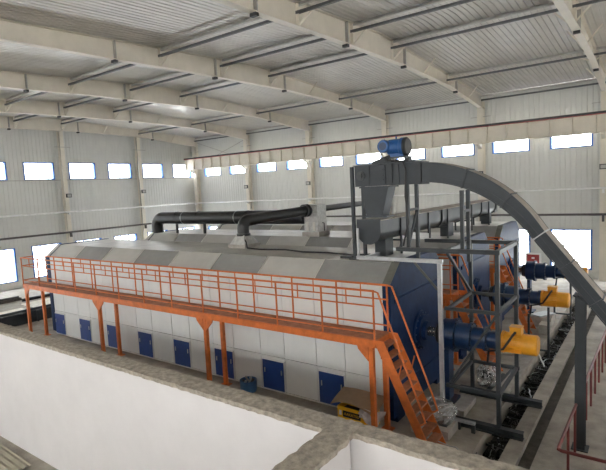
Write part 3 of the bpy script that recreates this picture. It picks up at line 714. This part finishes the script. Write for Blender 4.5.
for k in range(34):
    y = 7.4 + k * .5 + rnd.uniform(-.1, .1); p = Vector((-2.70 + rnd.uniform(-.18, .18), y, -.22))
    pts = [p]
    for i in range(5): p = p + Vector((rnd.uniform(-.10, .10), rnd.uniform(.04, .16), rnd.uniform(-.05, .06))); p.x = max(-2.9, min(-2.5, p.x)); p.z = max(-.33, min(-.05, p.z)); pts.append(p)
    MB().tube(pts, rnd.choice((.010, .016)), 6).build('loose_cable', ('blackbits', 'chain', 'galv')[k % 3 if k % 6 else 2], dc, True)

# ------------------------------------------------------------------ red railing, bottom right
rl = thing('red_railing', (-1.2, 10, 0), 'dark red pipe railing beside the floor gutter at lower right', 'railing')
RYS = 8.62
MB().tube([(1.6, RYS, .94), (-1.22, RYS, .94), (-1.27, RYS + .03, .94), (-1.275, RYS + .10, .94), (-1.08, 20.0, .94)], .028, 10).build('top_rail', 'red_paint', rl, True)
for i in range(14):
    y = 9.62 + .81 * i; x = -1.27 + .19 * (y - 8.7) / 11.3
    MB().tube([(x, y, 0), (x, y, .92)], .024, 8).build('post', 'red_paint', rl, True)
for x in (-.45, .5, 1.5): MB().tube([(x, RYS, 0), (x, RYS, .92)], .024, 8).build('post', 'red_paint', rl, True)

# ------------------------------------------------------------------ things on the floor
def blob(cx, cy, cz, sx, sy, sz, seed, m, name, parent, rough=.12):
    bm = bmesh.new(); bmesh.ops.create_icosphere(bm, subdivisions=4, radius=1); r = random.Random(seed)
    ph = [(Vector((r.gauss(0, 1), r.gauss(0, 1), r.gauss(0, 1))) * 3.2, r.uniform(0, 6)) for _ in range(9)]
    mb = MB()
    for v in bm.verts:
        d = sum(math.sin(v.co.dot(k) + p) for k, p in ph) / 9
        c = v.co * (1 + rough * d * 2.2)
        z = max(c.z, -.85)
        mb.v.append(Vector((cx + c.x * sx, cy + c.y * sy, cz + (z + .85) * sz)))
    mb.f = [tuple(v.index for v in f.verts) for f in bm.faces]; bm.free()
    return mb.build(name, m, parent, False)
pk = thing('wrapped_pump', (-3.95, 10.0, .2), 'pump wrapped in clear plastic film at the foot of the near stairs', 'pump')
MB().lathe((-4.02, 9.95, .45), (1, 0, 0), [(0, .15), (.04, .18), (.28, .18), (.3, .12), (.42, .12)], 18).build('pump', 'concrete', pk, True)
MB().box(-4.07, -3.6, 9.8, 10.1, .2, .28).build('base', 'steel_mid', pk)
blob(-3.84, 9.92, .21, .42, .28, .31, 4, 'film', 'plastic_film', pk, .17)
p2 = thing('wrapped_pump', (-3.6, 12.9, .0), 'lumpy plastic wrapped part behind the grey frame near second stairs', 'pump')
MB().lathe((-3.72, 12.9, .3), (1, 0, 0), [(0, .12), (.25, .14), (.28, .08)], 16).build('pump', 'steel_mid', p2, True)
blob(-3.6, 12.9, .01, .27, .25, .33, 9, 'film', 'plastic_film', p2, .2)
tag(MB().box(-4.35, -3.50, 9.6, 10.28, 0, .2).build('concrete_plinth', 'concrete'), 'grey concrete plinth under the plastic wrapped pump', 'plinth')
tag(MB().box(-3.35, -2.98, 12.45, 15.6, 0.0, .05).build('concrete_kerb', 'concrete'), 'low concrete kerb along the chain trench behind the skid beams', 'kerb')
gt = thing('floor_rail', (-3.6, 10.0, .02), 'pale steel channel lying on the floor before the skid beam', 'rail')
MB().beam((-3.95, 10.22, .22), (-3.12, 10.22, .22), .09, .05).build('channel', 'galv', gt); MB().beam((-3.16, 10.22, .0), (-3.16, 10.22, .19), .08, .06).build('leg', 'steel_mid', gt); MB().beam((-3.47, 10.24, .0), (-3.47, 10.24, .19), .05, .05).build('leg', 'steel_mid', gt)
for k, (y, lab) in enumerate(((13.2, 'narrow steel track on the floor behind the near skid beams'), (14.0, 'narrow steel track on the floor nearer the second motor'))):
    tag(MB().beam((-3.5 + k * .15, y - 1.0, .03), (-3.4 + k * .15, y + .6, .03), .08, .06).build('floor_track', 'steel_mid'), lab, 'track')
tb = thing('bent_tube', (-3.7, 9.4, .05), 'thin shiny bent tube on the floor by the near stair foot', 'tube')
MB().tube([(-4.3, 9.55, .06), (-3.4, 9.35, .06), (-3.25, 9.36, .06), (-3.2, 9.36, .03)], .014, 8).build('tube', 'galv', tb, True)
tag(MB().tube([(-2.96, 15.4, .62), (-2.55, 14.9, .04)], .02, 8).build('white_tube', 'white_paint'), 'white tube leaning behind the nearest yellow motor', 'tube')
tag(MB().box(-3.30, -3.0, 18.2, 18.7, 0, .32).build('concrete_block', 'concrete'), 'pale concrete block on the floor near the middle motor', 'block')
tag(MB().beam((-3.6, 19.2, .36), (-3.2, 19.9, .36), .45, .05).build('metal_sheet', 'galv'), 'pale sheet lying on the floor beyond the concrete block', 'sheet')
tag(MB().box(-3.75, -3.05, 19.1, 20.0, 0, .33).build('crate', 'concrete'), 'low grey crate under the pale sheet by the far stairs', 'crate')
for k, y in enumerate((CY + DY, CY + 2 * DY)):
    t = thing('motor_stand', (-2.5, y, 0), ('dark steel stand under the middle yellow motor', 'dark steel stand under the farthest yellow motor')[k], 'stand')
    MB().beam((-2.60, y - .1, 0), (-2.60, y - .1, SZ - .25), .06, .06).build('post', 'steel_dark', t); MB().beam((-3.2, y - .1, .2), (-2.58, y - .1, .2), .05, .05).build('beam', 'steel_dark', t)
    MB().beam((-3.15, y - .1, 0), (-3.15, y - .1, 1.3), .06, .06).build('post', 'steel_dark', t)

# yellow carton under the walkway
yb_ = thing('yellow_carton', (-5.65, 9.3, 0), 'open yellow carton covered with cardboard beside the walkway post', 'carton')
c = MB(); x0, x1, y0, y1, z1 = -5.98, -5.10, 9.17, 9.60, .40
c.box(x0, x1, y0, y0 + .012, 0, z1).box(x0, x1, y1 - .012, y1, 0, z1).box(x0, x0 + .012, y0, y1, 0, z1).box(x1 - .012, x1, y0, y1, 0, z1).box(x0, x1, y0, y1, 0, .012)
c.build('box', 'carton_yellow', yb_)
MB().box(x0 + .02, x1 - .02, y0 + .02, y1 - .02, .014, .26).build('contents', 'soil', yb_)
MB().box(x0 + .15, x0 + .62, y0 - .004, y0, .17, .32).build('label_patch', 'blackbits', yb_); MB().box(x0 + .05, x0 + .11, y0 - .004, y0, .20, .31).build('label_patch', 'white_paint', yb_)
fc = bpy.data.curves.new('lettering', 'FONT'); fc.body = 'AAKATSU'; fc.size = .092; fc.extrude = .001; fc.align_x = 'CENTER'; fc.align_y = 'CENTER'
fo = bpy.data.objects.new('lettering_tmp', fc); COL.objects.link(fo)
bpy.context.view_layer.update()
me = bpy.data.meshes.new_from_object(fo); bpy.data.objects.remove(fo); me.materials.clear(); me.materials.append(M['carton_yellow'])
lt = link('lettering', me, yb_, (x0 + .385, y0 - .006, .245)); lt.rotation_euler = (math.pi / 2, 0, 0)
def drape(name, pts_fn, nx, ny, m, parent, th=.008):
    vs = []; fs = []
    for i in range(nx + 1):
        for j in range(ny + 1): vs.append(pts_fn(i / nx, j / ny))
    n = len(vs); vs += [(x, y, z - th) for x, y, z in vs]
    for i in range(nx):
        for j in range(ny):
            a = i * (ny + 1) + j; q = (a, a + ny + 1, a + ny + 2, a + 1); fs += [q, tuple(n + t for t in reversed(q))]
    ring = [i * (ny + 1) for i in range(nx + 1)] + [nx * (ny + 1) + j for j in range(1, ny + 1)] + [i * (ny + 1) + ny for i in range(nx - 1, -1, -1)] + [j for j in range(ny - 1, 0, -1)]
    for i in range(len(ring)): k = (i + 1) % len(ring); fs.append((ring[i], ring[k], n + ring[k], n + ring[i]))
    return MB().add(vs, fs).build(name, m, parent)
cbd = thing('cardboard_sheet', (-5.65, 9.4, .36), 'creased brown cardboard sheet draped over the yellow carton', 'cardboard')
drape('sheet', lambda u, v: (-6.14 + u * 1.16 + .05 * v, 9.13 + v * .53, .47 + .20 * v + .07 * math.sin(math.pi * u) * (1 - v) - .12 * max(0, u - .6) * 2 * (1 - v) - .05 * max(0, .2 - u) * 4 * (1 - v) + (.012 * math.sin(7 * u + 5 * v))), 14, 8, 'cardboard', cbd)
ps = thing('paper_sack', (-5.2, 9.3, 0), 'crumpled pale paper sack leaning on the yellow carton', 'sack')
drape('sack', lambda u, v: (-5.36 + u * .40 + .15 * v * u + .02 * math.sin(9 * v), 9.10 + .25 * v * u + .02 * math.sin(11 * u), .16 + .16 * (1 - u) + (.28 - .12 * (1 - u)) * v + .02 * math.sin(8 * u + 6 * v)), 10, 10, 'paper', ps, .03)
# blue bucket
bk = thing('blue_bucket', (-9.05, 9.5, 0), 'cut down blue drum filled with scrap at the foot of the dryer', 'bucket')
n = 24
MB().lathe((-9.05, 9.45, 0), (0, 0, 1), [(0, .21), (.04, .225), (.32, .235), (.32, .22), (.24, .218)], n).build('shell', 'bucket_blue', bk, True)
for k in range(6):
    a = k * 1.05; MB().beam((-9.05 + .1 * math.cos(a), 9.45 + .1 * math.sin(a), .22), (-9.05 + .14 * math.cos(a + .8), 9.45 + .14 * math.sin(a + .8), .33 + .02 * (k % 3)), .06, .03).build('scrap', ('soil', 'galv', 'concrete')[k % 3], bk)
# fire hose cabinet on the far wall
fb = thing('fire_cabinet', (-5.52, 29.1, .5), 'white framed fire hose cabinet with dark red door on far wall', 'cabinet')
MB().box(-5.92, -5.14, 29.02, 29.22, .5, 1.27).build('frame', 'white_paint', fb); MB().box(-5.84, -5.22, 28.995, 29.02, .58, 1.19).build('door', 'red_panel', fb); MB().box(-5.6, -5.45, 28.985, 28.995, .95, 1.05).build('emblem', 'white_paint', fb)
# stairs rail hook by the far wall
bp_ = tag(MB().tube([(-3.3, 26.0, 0), (-3.3, 26.0, .9), (-3.2, 26.0, 1.0), (-2.6, 26.0, 1.0)], .05, 10).build('vent_pipe', 'blackbits', smooth=True), 'bent black pipe stub standing near the far window', 'pipe')

# left end: open steel trough, boards, bars
ot = thing('steel_trough', (-23.2, 9.9, 0), 'long dark steel trough on the floor left of the walkway', 'trough')
MB().box(-23.06, -23.0, 7.2, 13.5, 0.02, .54).build('side_plate', 'steel_dark', ot); MB().box(-23.66, -23.6, 7.2, 13.5, .02, .54).build('side_plate', 'steel_dark', ot); MB().box(-23.6, -23.06, 7.2, 13.5, .02, .08).build('bottom_plate', 'steel_dark', ot)
for y in (7.4, 8.9, 10.4, 11.9, 13.4): MB().box(-23.0, -22.96, y - .04, y + .04, .0, .54).build('rib', 'steel_dark', ot)
for k, (x, y, w, l, lab) in enumerate(((-25.4, 9.9, 2.2, 2.6, 'board coloured as if sunlit on the floor behind the dark trough at left edge'), (-26.6, 12.9, 2.0, 2.4, 'board coloured as if sunlit on the floor below the bright gable doorway'), (-24.4, 12.9, 1.2, 2.4, 'board coloured as if sunlit nearest the dark trough beside the walkway end'))):
    tag(MB().box(x - w / 2, x + w / 2, y - l / 2, y + l / 2, 0, .06).build('sun_toned_board', 'board'), lab, 'board')
tag(MB().tube([(-29.2, 9.5, .20), (-29.0, 12.2, .20)], .06, 8).build('loose_pipe', 'pipe_dark'), 'dark loose pipe lying near the gable wall at left edge', 'pipe')
tag(MB().box(-29.3, -28.9, 9.4, 12.3, 0, .14).build('timber_baulk', 'soil'), 'dark timber baulk under the loose pipe at left edge', 'timber')
tag(MB().beam((-28.4, 12.1, .08), (-28.4, 16.6, .08), .12, .16).build('dark_bar', 'blackbits'), 'long dark bar on the floor below the gable windows', 'bar')

# corrugated sheets on the near room floor
for k, (x, y, a, lab) in enumerate(((-11.85, 3.66, -.03, 'upper olive corrugated sheet in the lower left corner'), (-12.3, 3.45, .03, 'lower olive corrugated sheet under the other one in the corner'))):
    z = .09 if k == 0 else .03
    vs, fs = [], []; nx = 40; wl = 1.5
    for i in range(nx + 1):
        v = -.64 + 1.28 * i / nx
        for u in (-1.45, 1.45): vs.append((u, v, .014 * math.sin(i * math.pi / 2.0)))
    for i in range(nx): fs.append((2 * i, 2 * i + 1, 2 * i + 3, 2 * i + 2))
    o = link('corrugated_sheet', MB().add(vs, fs).mesh('corrugated_sheet', 'olive_sheet'), None, (x, y, z)); o.rotation_euler = (0, 0, a); tag(o, lab, 'metal sheet', 'corrugated sheets on the near floor')
